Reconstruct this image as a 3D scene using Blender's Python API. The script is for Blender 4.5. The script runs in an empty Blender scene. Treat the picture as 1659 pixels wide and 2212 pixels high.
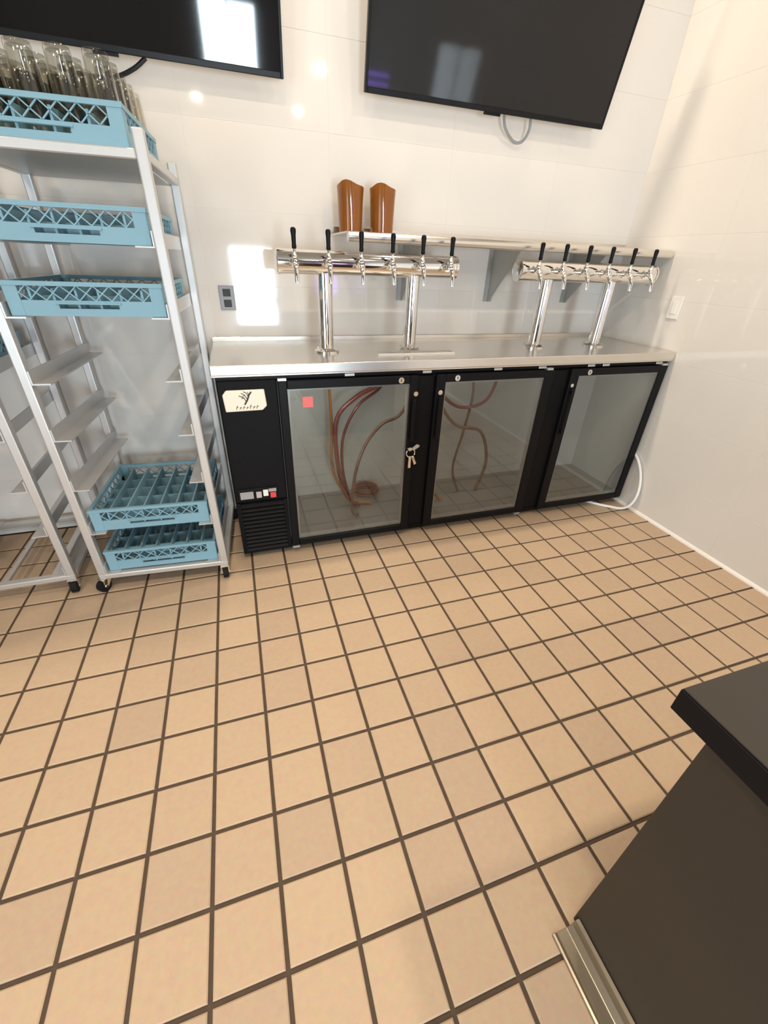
import bpy, bmesh, math, random
from mathutils import Vector, Matrix

random.seed(7)
D = bpy.data
SC = bpy.context.scene
COL = SC.collection
T = 0.162            # one floor tile pitch in metres; all layout numbers below are in tile units

# ------------------------------------------------------------------ camera, world, exposure
cam_d = D.cameras.new('camera'); cam = D.objects.new('camera', cam_d); COL.objects.link(cam)
CAMR = ((0.95098, -0.30713, 0.03588), (-0.12916, -0.50035, -0.85614), (0.28090, 0.80953, -0.51549))
CAMC = (1.4489, -3.8688, 8.3495)
rx, dn, fw = (Vector(v) for v in CAMR)
rx.normalize(); dn = (dn - rx * dn.dot(rx)).normalized(); fw = rx.cross(dn)
m = Matrix((rx, -dn, -fw)).transposed().to_4x4()
m.translation = Vector(CAMC) * T
cam.matrix_world = m
cam_d.sensor_fit = 'HORIZONTAL'; cam_d.sensor_width = 36.0
cam_d.lens = 903.0 / 1659 * 36.0
cam_d.clip_start = 0.02; cam_d.clip_end = 100
SC.camera = cam

world = D.worlds.new('daylight'); SC.world = world; world.use_nodes = True
world.node_tree.nodes['Background'].inputs[0].default_value = (0.75, 0.87, 1.0, 1)
world.node_tree.nodes['Background'].inputs[1].default_value = 1.2

vs = SC.view_settings
vs.view_transform = 'Standard'; vs.look = 'None'; vs.gamma = 1.0; vs.use_curve_mapping = False
vs.exposure = -0.92

DOWNLIGHT_W = 26.0
WARM = (1.0, 0.83, 0.64)
WINDOW_W = 900.0
SIDE_W = 110.0
COOL = (0.80, 0.91, 1.0)
ROOM = dict(x0=-15.0, x1=15.86, y0=-34.0, y1=11.12, z1=20.0)
WINDOWS = [(1.7, 7.0, 0.5, 9.3)]      # x0,x1,z0,z1 in the rear wall
SIDE_WINDOWS = [(-29.0, -20.0, 0.5, 12.0), (-17.0, -8.0, 0.5, 12.0)]      # y0,y1,z0,z1 in the left wall
ROW_WEIGHT = {9.3: 1.55, 3.6: 0.40, -4.6: 1.50, -15.5: 0.7, -26.5: 0.7}
DOWNLIGHTS = [(x, y) for y in ROW_WEIGHT for x in (-8.0, 0.8, 9.6)]

def area_light(name, loc, rot, sx, sy, watts, colour, shape='RECTANGLE', parent=None):
    l = D.lights.new(name, 'AREA'); l.shape = shape; l.size = sx * T
    if shape == 'RECTANGLE': l.size_y = sy * T
    l.energy = watts; l.color = colour
    o = D.objects.new(name, l); COL.objects.link(o)
    o.location = Vector(loc) * T; o.rotation_euler = rot
    if parent:
        o.parent = parent
    return o
for (x0, x1, z0, z1) in WINDOWS:
    area_light('window_daylight', ((x0 + x1) / 2, ROOM['y0'] - 0.9, (z0 + z1) / 2), (math.pi / 2, 0, 0),
               x1 - x0, z1 - z0, WINDOW_W * (x1 - x0) * (z1 - z0) / 80.0, COOL)
for (a, b, z0, z1) in SIDE_WINDOWS:
    area_light('window_daylight', (ROOM['x0'] - 0.9, (a + b) / 2, (z0 + z1) / 2), (math.pi / 2, 0, -math.pi / 2),
               b - a, z1 - z0, SIDE_W * (b - a) * (z1 - z0) / 80.0, COOL)

# ------------------------------------------------------------------ materials
def new_mat(name):
    mt = D.materials.new(name); mt.use_nodes = True
    return mt, mt.node_tree, mt.node_tree.nodes['Principled BSDF']
def P(name, col, rough=0.5, metal=0.0, spec=0.5, noise=0.0, nscale=20.0, bump=0.0, bscale=80.0, stretch=None, coat=0.0, trans=0.0, ior=1.45, emit=0.0):
    mt, nt, b = new_mat(name)
    b.inputs['Base Color'].default_value = (*col, 1); b.inputs['Roughness'].default_value = rough
    b.inputs['Metallic'].default_value = metal; b.inputs['Specular IOR Level'].default_value = spec
    b.inputs['Coat Weight'].default_value = coat; b.inputs['Transmission Weight'].default_value = trans
    b.inputs['IOR'].default_value = ior
    if emit:
        b.inputs['Emission Color'].default_value = (*col, 1); b.inputs['Emission Strength'].default_value = emit
    if noise or bump:
        tc = nt.nodes.new('ShaderNodeTexCoord'); mp = nt.nodes.new('ShaderNodeMapping')
        nt.links.new(tc.outputs['Object'], mp.inputs['Vector'])
        if stretch: mp.inputs['Scale'].default_value = stretch
        if noise:
            n = nt.nodes.new('ShaderNodeTexNoise'); n.inputs['Scale'].default_value = nscale; n.inputs['Detail'].default_value = 4
            nt.links.new(mp.outputs[0], n.inputs['Vector'])
            r = nt.nodes.new('ShaderNodeMix'); r.data_type = 'RGBA'
            r.inputs[6].default_value = (*[c * (1 - noise) for c in col], 1)
            r.inputs[7].default_value = (*[min(1, c * (1 + noise)) for c in col], 1)
            nt.links.new(n.outputs['Fac'], r.inputs[0]); nt.links.new(r.outputs[2], b.inputs['Base Color'])
        if bump:
            n2 = nt.nodes.new('ShaderNodeTexNoise'); n2.inputs['Scale'].default_value = bscale; n2.inputs['Detail'].default_value = 3
            nt.links.new(mp.outputs[0], n2.inputs['Vector'])
            bp = nt.nodes.new('ShaderNodeBump'); bp.inputs['Strength'].default_value = bump; bp.inputs['Distance'].default_value = 0.002
            nt.links.new(n2.outputs['Fac'], bp.inputs['Height']); nt.links.new(bp.outputs[0], b.inputs['Normal'])
    return mt

def floor_tile_mat():
    mt, nt, b = new_mat('quarry_tile')
    geo = nt.nodes.new('ShaderNodeNewGeometry')
    mp = nt.nodes.new('ShaderNodeVectorMath'); mp.operation = 'SCALE'; mp.inputs['Scale'].default_value = 1 / T
    fl = nt.nodes.new('ShaderNodeVectorMath'); fl.operation = 'FLOOR'
    wn = nt.nodes.new('ShaderNodeTexWhiteNoise')
    nt.links.new(geo.outputs['Position'], mp.inputs[0]); nt.links.new(mp.outputs[0], fl.inputs[0])
    sx = nt.nodes.new('ShaderNodeSeparateXYZ'); cx = nt.nodes.new('ShaderNodeCombineXYZ')
    nt.links.new(fl.outputs[0], sx.inputs[0]); nt.links.new(sx.outputs[0], cx.inputs[0]); nt.links.new(sx.outputs[1], cx.inputs[1])
    nt.links.new(cx.outputs[0], wn.inputs[0])
    cr = nt.nodes.new('ShaderNodeValToRGB')
    e = cr.color_ramp.elements
    e[0].position = 0.0; e[0].color = (0.505, 0.378, 0.272, 1)
    e[1].position = 1.0; e[1].color = (0.575, 0.432, 0.300, 1)
    k = e.new(0.35); k.color = (0.555, 0.415, 0.290, 1)
    nt.links.new(wn.outputs['Value'], cr.inputs[0])
    n = nt.nodes.new('ShaderNodeTexNoise'); n.inputs['Scale'].default_value = 60; n.inputs['Detail'].default_value = 5
    nt.links.new(geo.outputs['Position'], n.inputs['Vector'])
    mx = nt.nodes.new('ShaderNodeMix'); mx.data_type = 'RGBA'; mx.blend_type = 'MULTIPLY'; mx.inputs[0].default_value = 0.22
    nt.links.new(cr.outputs[0], mx.inputs[6]); nt.links.new(n.outputs['Color'], mx.inputs[7])
    nt.links.new(mx.outputs[2], b.inputs['Base Color'])
    b.inputs['Roughness'].default_value = 0.55
    b.inputs['Specular IOR Level'].default_value = 0.3
    bp = nt.nodes.new('ShaderNodeBump'); bp.inputs['Strength'].default_value = 0.12; bp.inputs['Distance'].default_value = 0.001
    n2 = nt.nodes.new('ShaderNodeTexNoise'); n2.inputs['Scale'].default_value = 500
    nt.links.new(geo.outputs['Position'], n2.inputs['Vector']); nt.links.new(n2.outputs['Fac'], bp.inputs['Height']); nt.links.new(bp.outputs[0], b.inputs['Normal'])
    return mt

def pane_mat(name, tint, gloss=1.0, base=0.045):
    mt = D.materials.new(name); mt.use_nodes = True; nt = mt.node_tree; nt.nodes.clear()
    out = nt.nodes.new('ShaderNodeOutputMaterial'); mix = nt.nodes.new('ShaderNodeMixShader')
    tr = nt.nodes.new('ShaderNodeBsdfTransparent'); tr.inputs[0].default_value = (*tint, 1)
    gl = nt.nodes.new('ShaderNodeBsdfGlossy'); gl.inputs['Roughness'].default_value = 0.03; gl.inputs[0].default_value = (gloss, gloss, gloss, 1)
    lw = nt.nodes.new('ShaderNodeLayerWeight'); lw.inputs[0].default_value = 0.5
    pw = nt.nodes.new('ShaderNodeMath'); pw.operation = 'POWER'; pw.inputs[1].default_value = 4.0
    ma = nt.nodes.new('ShaderNodeMath'); ma.operation = 'MULTIPLY_ADD'; ma.inputs[1].default_value = 0.93; ma.inputs[2].default_value = base
    nt.links.new(lw.outputs['Facing'], pw.inputs[0]); nt.links.new(pw.outputs[0], ma.inputs[0])
    nt.links.new(ma.outputs[0], mix.inputs[0]); nt.links.new(tr.outputs[0], mix.inputs[1]); nt.links.new(gl.outputs[0], mix.inputs[2])
    nt.links.new(mix.outputs[0], out.inputs[0])
    return mt

M = {}
M['tile'] = floor_tile_mat()
M['grout'] = P('dark_grout', (0.085, 0.060, 0.042), 0.9, noise=0.25, nscale=40, bump=0.3)
M['wall_tile'] = P('glossy_white_wall_tile', (0.69, 0.665, 0.63), 0.055, spec=0.5, noise=0.015, nscale=3)
M['wall_grout'] = P('pale_wall_grout', (0.67, 0.645, 0.605), 0.4)
M['paint'] = P('dark_brown_paint', (0.12, 0.10, 0.085), 0.6, bump=0.1)
M['ceiling'] = P('ceiling_paint', (0.34, 0.32, 0.29), 0.8)
M['caulk'] = P('white_cove_trim', (0.82, 0.80, 0.76), 0.35)
M['black'] = P('black_vinyl_steel', (0.005, 0.005, 0.006), 0.5, spec=0.14, bump=0.15, bscale=400)
M['black2'] = P('black_plastic', (0.006, 0.006, 0.007), 0.4, spec=0.16)
M['black_rubber'] = P('black_rubber', (0.010, 0.010, 0.010), 0.7, spec=0.2)
M['steel'] = P('brushed_stainless', (0.80, 0.765, 0.71), 0.27, metal=1.0, noise=0.06, nscale=30, stretch=(0.15, 6, 6), bump=0.03, bscale=200)
M['chrome'] = P('polished_chrome', (0.86, 0.84, 0.81), 0.06, metal=1.0)
M['aluminium'] = P('rack_aluminium', (0.62, 0.62, 0.62), 0.38, metal=0.6, noise=0.05, nscale=15)
M['liner'] = P('cooler_liner_grey', (0.52, 0.51, 0.48), 0.45, noise=0.04, nscale=6)
M['liner_floor'] = P('cooler_floor_steel', (0.30, 0.29, 0.27), 0.4, metal=0.3)
M['door_glass'] = pane_mat('cooler_door_glass', (0.80, 0.81, 0.80))
M['window_glass'] = pane_mat('window_glass', (0.93, 0.95, 0.95))
M['inner_frame'] = P('silver_inner_frame', (0.55, 0.55, 0.54), 0.35, metal=0.7)
M['bracket'] = P('grey_bracket_steel', (0.40, 0.40, 0.38), 0.4, metal=0.4)
M['cream'] = P('cream_name_plate', (0.80, 0.74, 0.62), 0.35, bump=0.05)
M['ink'] = P('dark_ink', (0.05, 0.04, 0.03), 0.7)
M['red'] = P('red_plastic', (0.62, 0.06, 0.06), 0.4)
M['red_sticker'] = P('faded_red_sticker', (0.70, 0.16, 0.16), 0.6)
M['display'] = P('grey_display', (0.32, 0.32, 0.32), 0.25)
M['screen'] = P('black_glass_screen', (0.010, 0.010, 0.011), 0.045, spec=0.5)
M['bezel'] = P('dark_bezel', (0.010, 0.010, 0.011), 0.35, spec=0.2)
M['amber'] = P('amber_plastic', (0.36, 0.125, 0.018), 0.12, trans=0.45, ior=1.5)
M['blue_rack'] = P('blue_grey_rack_plastic', (0.205, 0.37, 0.46), 0.45, spec=0.4, noise=0.05, nscale=12)
M['clear'] = pane_mat('clear_drinking_glass', (0.90, 0.90, 0.87), 1.0)
M['plate'] = P('steel_cover_plate', (0.24, 0.24, 0.25), 0.45, metal=0.2)
M['socket'] = P('dark_socket', (0.02, 0.02, 0.02), 0.5)
M['white'] = P('white_plastic', (0.78, 0.77, 0.74), 0.35)
M['cable'] = P('black_cable', (0.012, 0.012, 0.013), 0.5)
M['grey_cable'] = P('grey_cable', (0.30, 0.32, 0.33), 0.5)
M['tube_red'] = P('red_beer_line', (0.19, 0.05, 0.042), 0.3, trans=0.1)
M['tube_amber'] = P('amber_beer_line', (0.38, 0.17, 0.05), 0.25, trans=0.1)
M['tube_clear'] = P('brown_beer_line', (0.16, 0.09, 0.06), 0.25)
M['laminate'] = P('charcoal_laminate', (0.036, 0.030, 0.025), 0.45, spec=0.4, noise=0.06, nscale=200)
M['panel'] = P('dark_taupe_panel', (0.046, 0.035, 0.025), 0.55, spec=0.3, noise=0.05, nscale=120)
M['gold_steel'] = P('stainless_base_trim', (0.42, 0.37, 0.29), 0.3, metal=0.9)
M['lamp_trim'] = P('lamp_trim_white', (0.85, 0.85, 0.83), 0.4)
M['violet'] = P('violet_tube_light', (0.30, 0.16, 1.0), 0.4, emit=60.0)

# ------------------------------------------------------------------ mesh helpers (tile units in, metres out)
class MB:
    def __init__(s): s.v = []; s.f = []
    def add(s, vs, fs):
        o = len(s.v); s.v += [tuple(v) for v in vs]; s.f += [tuple(i + o for i in f) for f in fs]; return s
    def box(s, x0, x1, y0, y1, z0, z1):
        return s.add([(x0, y0, z0), (x1, y0, z0), (x1, y1, z0), (x0, y1, z0), (x0, y0, z1), (x1, y0, z1), (x1, y1, z1), (x0, y1, z1)],
                     [(0, 3, 2, 1), (4, 5, 6, 7), (0, 1, 5, 4), (1, 2, 6, 5), (2, 3, 7, 6), (3, 0, 4, 7)])
    def tube(s, pts, r, n=8, caps=True):
        pts = [Vector(p) for p in pts]; rs = r if isinstance(r, (list, tuple)) else [r] * len(pts)
        rings = []
        prev = None
        for i, p in enumerate(pts):
            d = (pts[min(i + 1, len(pts) - 1)] - pts[max(i - 1, 0)]).normalized()
            if prev is None:
                a = Vector((0, 0, 1)) if abs(d.z) < 0.9 else Vector((1, 0, 0))
                u = d.cross(a).normalized()
            else:
                u = (prev - d * prev.dot(d)).normalized()
            prev = u; w = d.cross(u)
            rings.append([p + (u * math.cos(2 * math.pi * k / n) + w * math.sin(2 * math.pi * k / n)) * rs[i] for k in range(n)])
        vs = [v for rg in rings for v in rg]; fs = []
        for i in range(len(pts) - 1):
            for k in range(n):
                k2 = (k + 1) % n
                fs.append((i * n + k, i * n + k2, (i + 1) * n + k2, (i + 1) * n + k))
        if caps:
            fs.append(tuple(reversed(range(n)))); fs.append(tuple((len(pts) - 1) * n + k for k in range(n)))
        return s.add(vs, fs)
    def lathe(s, c, prof, n=20, close=True):
        # prof: list of (radius, z); axis z through c
        vs = []; fs = []
        for (r, z) in prof:
            for k in range(n):
                a = 2 * math.pi * k / n
                vs.append((c[0] + r * math.cos(a), c[1] + r * math.sin(a), c[2] + z))
        for i in range(len(prof) - 1):
            for k in range(n):
                k2 = (k + 1) % n
                fs.append((i * n + k, i * n + k2, (i + 1) * n + k2, (i + 1) * n + k))
        if close:
            fs.append(tuple(reversed(range(n)))); fs.append(tuple((len(prof) - 1) * n + k for k in range(n)))
        return s.add(vs, fs)
    def prism(s, poly, axis, a, b):
        # poly in the two other axes, extruded from a to b along axis
        n = len(poly)
        def pt(q, h):
            if axis == 'x': return (h, q[0], q[1])
            if axis == 'y': return (q[0], h, q[1])
            return (q[0], q[1], h)
        vs = [pt(q, a) for q in poly] + [pt(q, b) for q in poly]
        fs = [tuple(range(n)), tuple(reversed(range(n, 2 * n)))] + [(i, i + n, (i + 1) % n + n, (i + 1) % n) for i in range(n)]
        return s.add(vs, fs)
    def mesh(s, name, mat, bevel=0.0, seg=1, smooth=False, origin=(0, 0, 0)):
        me = D.meshes.new(name)
        o = Vector(origin)
        me.from_pydata([tuple((Vector(v) - o) * T) for v in s.v], [], s.f)
        bm = bmesh.new(); bm.from_mesh(me)
        bmesh.ops.recalc_face_normals(bm, faces=bm.faces)
        if bevel:
            es = [e for e in bm.edges if len(e.link_faces) == 2 and e.calc_face_angle(0) > 0.6]
            bmesh.ops.bevel(bm, geom=es, offset=bevel * T, segments=seg, profile=0.5, affect='EDGES', clamp_overlap=True)
        bm.to_mesh(me); bm.free()
        me.materials.append(M[mat] if isinstance(mat, str) else mat)
        if smooth:
            for p in me.polygons: p.use_smooth = True
            me.set_sharp_from_angle(angle=math.radians(38))
        me.update()
        return me
    def build(s, name, mat, parent=None, origin=None, **kw):
        if origin is None:
            if parent is not None: origin = (0, 0, 0)
            else:
                xs = [v[0] for v in s.v]; ys = [v[1] for v in s.v]; zs = [v[2] for v in s.v]
                origin = ((min(xs) + max(xs)) / 2, (min(ys) + max(ys)) / 2, min(zs))
        me = s.mesh(name, mat, origin=origin if parent is None else (0, 0, 0), **kw)
        o = D.objects.new(name, me); COL.objects.link(o)
        if parent is not None: o.parent = parent
        else: o.location = Vector(origin) * T
        return o

def link_mesh(name, me, parent=None, loc=(0, 0, 0), rot=None):
    o = D.objects.new(name, me); COL.objects.link(o)
    if parent is not None: o.parent = parent
    o.location = Vector(loc) * T
    if rot: o.rotation_euler = rot
    return o
def empty(name, loc, rz=0.0):
    o = D.objects.new(name, None); o.empty_display_size = 0.05; COL.objects.link(o)
    o.location = Vector(loc) * T; o.rotation_euler = (0, 0, rz); return o
def tag(o, label, cat, group=None):
    o['label'] = label; o['category'] = cat
    if group: o['group'] = group
    return o
def structure(o, label=None, cat=None):
    o['kind'] = 'structure'
    if label: o['label'] = label
    if cat: o['category'] = cat
    return o
def copy_tree(o, parent=None):
    c = o.copy(); COL.objects.link(c)
    if parent is not None: c.parent = parent
    for ch in list(o.children): copy_tree(ch, c)
    return c

# ------------------------------------------------------------------ the room
x0, x1, y0, y1, z1 = ROOM['x0'], ROOM['x1'], ROOM['y0'], ROOM['y1'], ROOM['z1']
TH = 0.5
floor = structure(MB().box(x0 - TH, x1 + TH, y0 - TH, y1 + TH, -0.6, -0.030).build('floor', 'grout', origin=(0, 0, 0)),
                  'tan square quarry tile floor with dark grout joints', 'floor')
J = 0.032   # half joint
def tile_mb(ax, bx, ay, by):
    b = MB(); e = 0.018
    b.add([(ax, ay, -0.03), (bx, ay, -0.03), (bx, by, -0.03), (ax, by, -0.03),
           (ax, ay, -0.012), (bx, ay, -0.012), (bx, by, -0.012), (ax, by, -0.012),
           (ax + e, ay + e, 0), (bx - e, ay + e, 0), (bx - e, by - e, 0), (ax + e, by - e, 0)],
          [(0, 1, 5, 4), (1, 2, 6, 5), (2, 3, 7, 6), (3, 0, 4, 7), (4, 5, 9, 8), (5, 6, 10, 9), (6, 7, 11, 10), (7, 4, 8, 11), (8, 9, 10, 11)])
    return b
full_tile = tile_mb(-0.5 + J, 0.5 - J, -0.5 + J, 0.5 - J).mesh('floor_tile', 'tile')
cand = []
for i in range(math.floor(x0), math.ceil(x1)):
    for j in range(math.floor(y0), math.ceil(y1)):
        c = Vector((i + 0.5, j + 0.5, 0)) - Vector(CAMC)
        dz = c.dot(fw); seen = False
        if dz > 0.5:
            u = 903 * c.dot(rx) / dz; v = 903 * c.dot(dn) / dz
            seen = abs(u) < 829 + 90 and abs(v) < 1106 + 90
        hidden = (0.7 < i + .5 < 15.9 and j >= 9)
        cand.append((0 if (seen and not hidden) else 1, dz if seen else 99 + c.length, i, j))
cand.sort()
rest = MB(); cut = {}
for n, (s_, d_, i, j) in enumerate(cand):
    ax, bx = max(i, x0) + J, min(i + 1, x1 + J) - J
    ay, by = max(j, y0) + J, min(j + 1, y1 + J) - J
    if bx - ax < 0.1 or by - ay < 0.1: continue
    if n < 300 and s_ == 0:
        if bx - ax > 0.93 and by - ay > 0.93:
            link_mesh('floor_tile', full_tile, floor, (i + 0.5, j + 0.5, 0))
        else:
            k = (round(bx - ax, 3), round(by - ay, 3))
            if k not in cut: cut[k] = tile_mb(-k[0] / 2, k[0] / 2, -k[1] / 2, k[1] / 2).mesh('floor_tile_cut', 'tile')
            link_mesh('floor_tile', cut[k], floor, ((ax + bx) / 2, (ay + by) / 2, 0))
    else:
        t = tile_mb(ax, bx, ay, by); rest.add(t.v, t.f)
r = rest.build('remaining_floor_tiles', 'tile', floor); r['kind'] = 'stuff'

ceiling = structure(MB().box(x0 - TH, x1 + TH, y0 - TH, y1 + TH, z1, z1 + 0.5).build('ceiling', 'ceiling'), 'plain pale ceiling with round downlights', 'ceiling')
wall_back = structure(MB().box(x0 - TH, x1 + TH, y1 + 0.004, y1 + TH, -0.03, z1).build('wall_back', 'wall_grout', origin=(0, 0, 0)), 'glossy white tiled wall behind the televisions', 'wall')
wall_right = structure(MB().box(x1 + 0.004, x1 + TH, y0 - TH, y1 + 0.004, -0.03, z1).build('wall_right', 'wall_grout', origin=(0, 0, 0)), 'glossy white tiled wall on the right', 'wall')
lw_ = MB(); ys = y0 - TH
for (a, b, c, d) in SIDE_WINDOWS:
    lw_.box(x0 - TH, x0, ys, a, -0.03, z1); lw_.box(x0 - TH, x0, a, b, -0.03, c); lw_.box(x0 - TH, x0, a, b, d, z1); ys = b
lw_.box(x0 - TH, x0, ys, y1 + 0.02, -0.03, z1)
structure(lw_.build('wall_left', 'paint'), 'dark painted wall with windows, outside the view on the left', 'wall')
# rear wall with window openings
rw = MB(); xs = x0
for (a, b, c, d) in WINDOWS:
    rw.box(xs, a, y0 - TH, y0, -0.03, z1)
    rw.box(a, b, y0 - TH, y0, -0.03, c); rw.box(a, b, y0 - TH, y0, d, z1)
    xs = b
rw.box(xs, x1 + 0.02, y0 - TH, y0, -0.03, z1)
structure(rw.build('wall_rear', 'paint'), 'painted wall with windows behind the viewer', 'wall')
for k, (a, b, c, d) in enumerate(WINDOWS + SIDE_WINDOWS):
    if k < len(WINDOWS): w = empty('window_%d' % (k + 1), ((a + b) / 2, y0 - 0.25, c)); structure(w, 'tall daylight window in the rear wall', 'window')
    else: w = empty('window_%d' % (k + 1), (x0 - 0.25, (a + b) / 2, c), math.pi / 2); structure(w, 'wide daylight window in the left wall', 'window')
    hw = (b - a) / 2; hh = d - c; f = 0.3
    for (p, q, s_, t_) in ((-hw, -hw + f, 0, hh), (hw - f, hw, 0, hh), (-hw + f, hw - f, 0, f), (-hw + f, hw - f, hh - f, hh), (-0.07, 0.07, f, hh - f)):
        MB().box(p, q, -0.15, 0.15, s_, t_).build('window_frame', 'bezel', w)
    for (p, q) in ((-hw + f, -0.07), (0.07, hw - f)):
        MB().box(p, q, -0.02, 0.02, f, hh - f).build('pane', 'window_glass', w)

# wall tiles, 12 x 24 inch, stacked
TW, THT, g = 3.76, 1.88, 0.004
def wall_tile_mesh(w, h, axis):
    b = MB(); e = 0.004; d = 0.05
    b.add([(-w / 2, 0, -h / 2), (w / 2, 0, -h / 2), (w / 2, 0, h / 2), (-w / 2, 0, h / 2),
           (-w / 2, -d + e, -h / 2), (w / 2, -d + e, -h / 2), (w / 2, -d + e, h / 2), (-w / 2, -d + e, h / 2),
           (-w / 2 + e, -d, -h / 2 + e), (w / 2 - e, -d, -h / 2 + e), (w / 2 - e, -d, h / 2 - e), (-w / 2 + e, -d, h / 2 - e)],
          [(0, 1, 5, 4), (1, 2, 6, 5), (2, 3, 7, 6), (3, 0, 4, 7), (4, 5, 9, 8), (5, 6, 10, 9), (6, 7, 11, 10), (7, 4, 8, 11), (8, 9, 10, 11)])
    return b.mesh('wall_tile', 'wall_tile')
wt_cache = {}
def wt(w, h):
    k = (round(w, 3), round(h, 3))
    if k not in wt_cache: wt_cache[k] = wall_tile_mesh(k[0], k[1], 'y')
    return wt_cache[k]
nrow = math.ceil(z1 / THT)
for rr in range(nrow):
    za, zb = rr * THT + g, min((rr + 1) * THT, z1) - g
    xb = x1
    while xb > x0 + 0.05:
        xa = max(xb - TW, x0)
        o = link_mesh('wall_tile', wt(xb - xa - 2 * g, zb - za), wall_back, ((xa + xb) / 2, y1 + 0.05, (za + zb) / 2))
        xb = xa
    yb = y1
    while yb > -9:
        ya = yb - TW
        link_mesh('wall_tile', wt(yb - ya - 2 * g, zb - za), wall_right, (x1 + 0.05, (ya + yb) / 2, (za + zb) / 2), (0, 0, -math.pi / 2))
        yb = ya
    # remainder of the right wall behind the viewer in long strips of the same tile
    link_mesh('wall_tile', wt(yb - y0 - 2 * g, zb - za), wall_right, (x1 + 0.05, (y0 + yb) / 2, (za + zb) / 2), (0, 0, -math.pi / 2))
# slim white cove at the foot of the walls
structure(MB().prism([(x1, 0.0), (x1 - 0.075, 0.0), (x1 - 0.06, 0.05), (x1 - 0.02, 0.10), (x1, 0.11)], 'y', y0, y1).build('baseboard_right', 'caulk'), 'slim white cove strip along the foot of the right wall', 'trim')
structure(MB().prism([(y1, 0.0), (y1 - 0.06, 0.0), (y1 - 0.045, 0.05), (y1 - 0.015, 0.09), (y1, 0.10)], 'x', x0, x1 - 0.08).build('baseboard_back', 'caulk'), 'slim white cove strip along the foot of the back wall', 'trim')

# downlights
def downlight(x, y, watts, label):
    e = tag(empty('ceiling_downlight', (x, y, z1)), label, 'light', 'ceiling downlights')
    MB().lathe((0, 0, 0), [(0.42, 0.0), (0.62, 0.0), (0.62, -0.05), (0.55, -0.07), (0.42, -0.05)], 24, close=False).build('trim_ring', 'lamp_trim', e, smooth=True)
    a = area_light('lamp', (0, 0, -0.04), (0, 0, 0), 0.8, 0.8, watts, WARM, 'DISK')
    a.parent = e
    return e
ROWN = {9.3: 'over the worktop', 3.6: 'over the floor before the cooler', -4.6: 'over the near bar counter', -15.5: 'in the middle of the room behind', -26.5: 'near the rear windows'}
COLN = {-8.0: 'left', 0.8: 'middle', 9.6: 'right'}
for (x, y) in DOWNLIGHTS:
    downlight(x, y, ROW_WEIGHT[y] * DOWNLIGHT_W, 'round recessed ceiling downlight, %s one of the row %s' % (COLN[x], ROWN[y]))

# ------------------------------------------------------------------ back bar cooler
BX0, BX1, BYF, BYB, BZ0, BZ1 = 0.79, 15.70, 7.70, 10.95, 0.14, 5.70
cool = tag(empty('back_bar_cooler', ((BX0 + BX1) / 2, BYF, 0)), 'long black back bar cooler with three glass doors under the steel worktop', 'cooler')
OX, OY = (BX0 + BX1) / 2, BYF
class CB(MB):   # cooler-local builder: takes room coordinates
    def build(s, name, mat, parent=None, **kw):
        s.v = [(v[0] - OX, v[1] - OY, v[2]) for v in s.v]
        return MB.build(s, name, mat, parent, **kw)
W = 0.14
CB().box(BX0, BX1, BYF, BYB, BZ0, 0.42).build('bottom_panel', 'black', cool, bevel=0.01)
CB().box(BX0, BX1, BYF, BYB, 5.52, BZ1).build('top_panel', 'black', cool, bevel=0.01)
CB().box(BX0, BX0 + W, BYF, BYB, 0.42, 5.52).build('side_panel', 'black', cool)
CB().box(BX1 - W, BX1, BYF, BYB, 0.42, 5.52).build('side_panel', 'black', cool)
CB().box(BX0 + W, BX1 - W, BYB - W, BYB, 0.42, 5.52).build('back_panel', 'black', cool)
# liner
LX0, LX1 = 2.30, BX1 - W
CB().box(LX0 + .06, LX1 - .06, 10.35, 10.45, 0.55, 5.40).build('liner_back', 'liner', cool)
CB().box(LX0, LX0 + .06, BYF + .02, 10.45, 0.55, 5.40).build('liner_side', 'liner', cool)
CB().box(LX1 - .06, LX1, BYF + .02, 10.45, 0.55, 5.40).build('liner_side', 'liner', cool)
CB().box(LX0, LX1, BYF + .02, 10.45, 0.43, 0.55).build('liner_floor', 'liner_floor', cool)
CB().box(LX0, LX1, BYF + .02, 10.45, 5.40, 5.51).build('liner_top', 'liner', cool)
# fill lamps added under the liner roof to brighten the cavity behind each door
for (a, b, lw) in ((2.6, 6.0, 3.2), (7.2, 10.6, 1.4), (12.0, 15.3, 0.9)):
    lt = CB().box(a + 0.3, b - 0.3, BYF + 0.10, BYF + 0.22, 5.34, 5.40).build('added_fill_lamp', 'white', cool)
    area_light('lamp', ((a + b) / 2 - OX, 0.16, 5.33), (math.radians(18), 0, 0), b - a - 0.7, 0.10, lw, (1.0, 0.97, 0.90), parent=cool)
# mullions and compressor bay
CB().box(6.30, 6.84, BYF - 0.10, BYF + 0.25, 0.42, 5.52).build('mullion', 'black', cool, bevel=0.015)
CB().box(10.98, 11.62, BYF - 0.10, BYF + 0.25, 0.42, 5.52).build('mullion', 'black', cool, bevel=0.015)
CB().box(BX0, 2.29, BYF - 0.14, BYF, 2.05, 5.60).build('compressor_panel', 'black', cool, bevel=0.03)
CB().box(BX0 + W, 2.29, BYF + 0.02, BYF + 0.08, 0.30, 2.02).build('grille_backing', 'black_rubber', cool)
for k in range(12):
    z = 0.30 + k * 0.142
    CB().prism([(BYF - 0.14, z), (BYF - 0.11, z), (BYF + 0.02, z + 0.11), (BYF - 0.01, z + 0.11)], 'x', BX0 + 0.12, 2.17).build('grille_slat', 'black2', cool)
for (a, b) in ((BX0, BX0 + 0.12), (2.17, 2.29)):
    CB().box(a, b, BYF - 0.15, BYF, 0.22, 2.04).build('grille_frame', 'black', cool)
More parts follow.
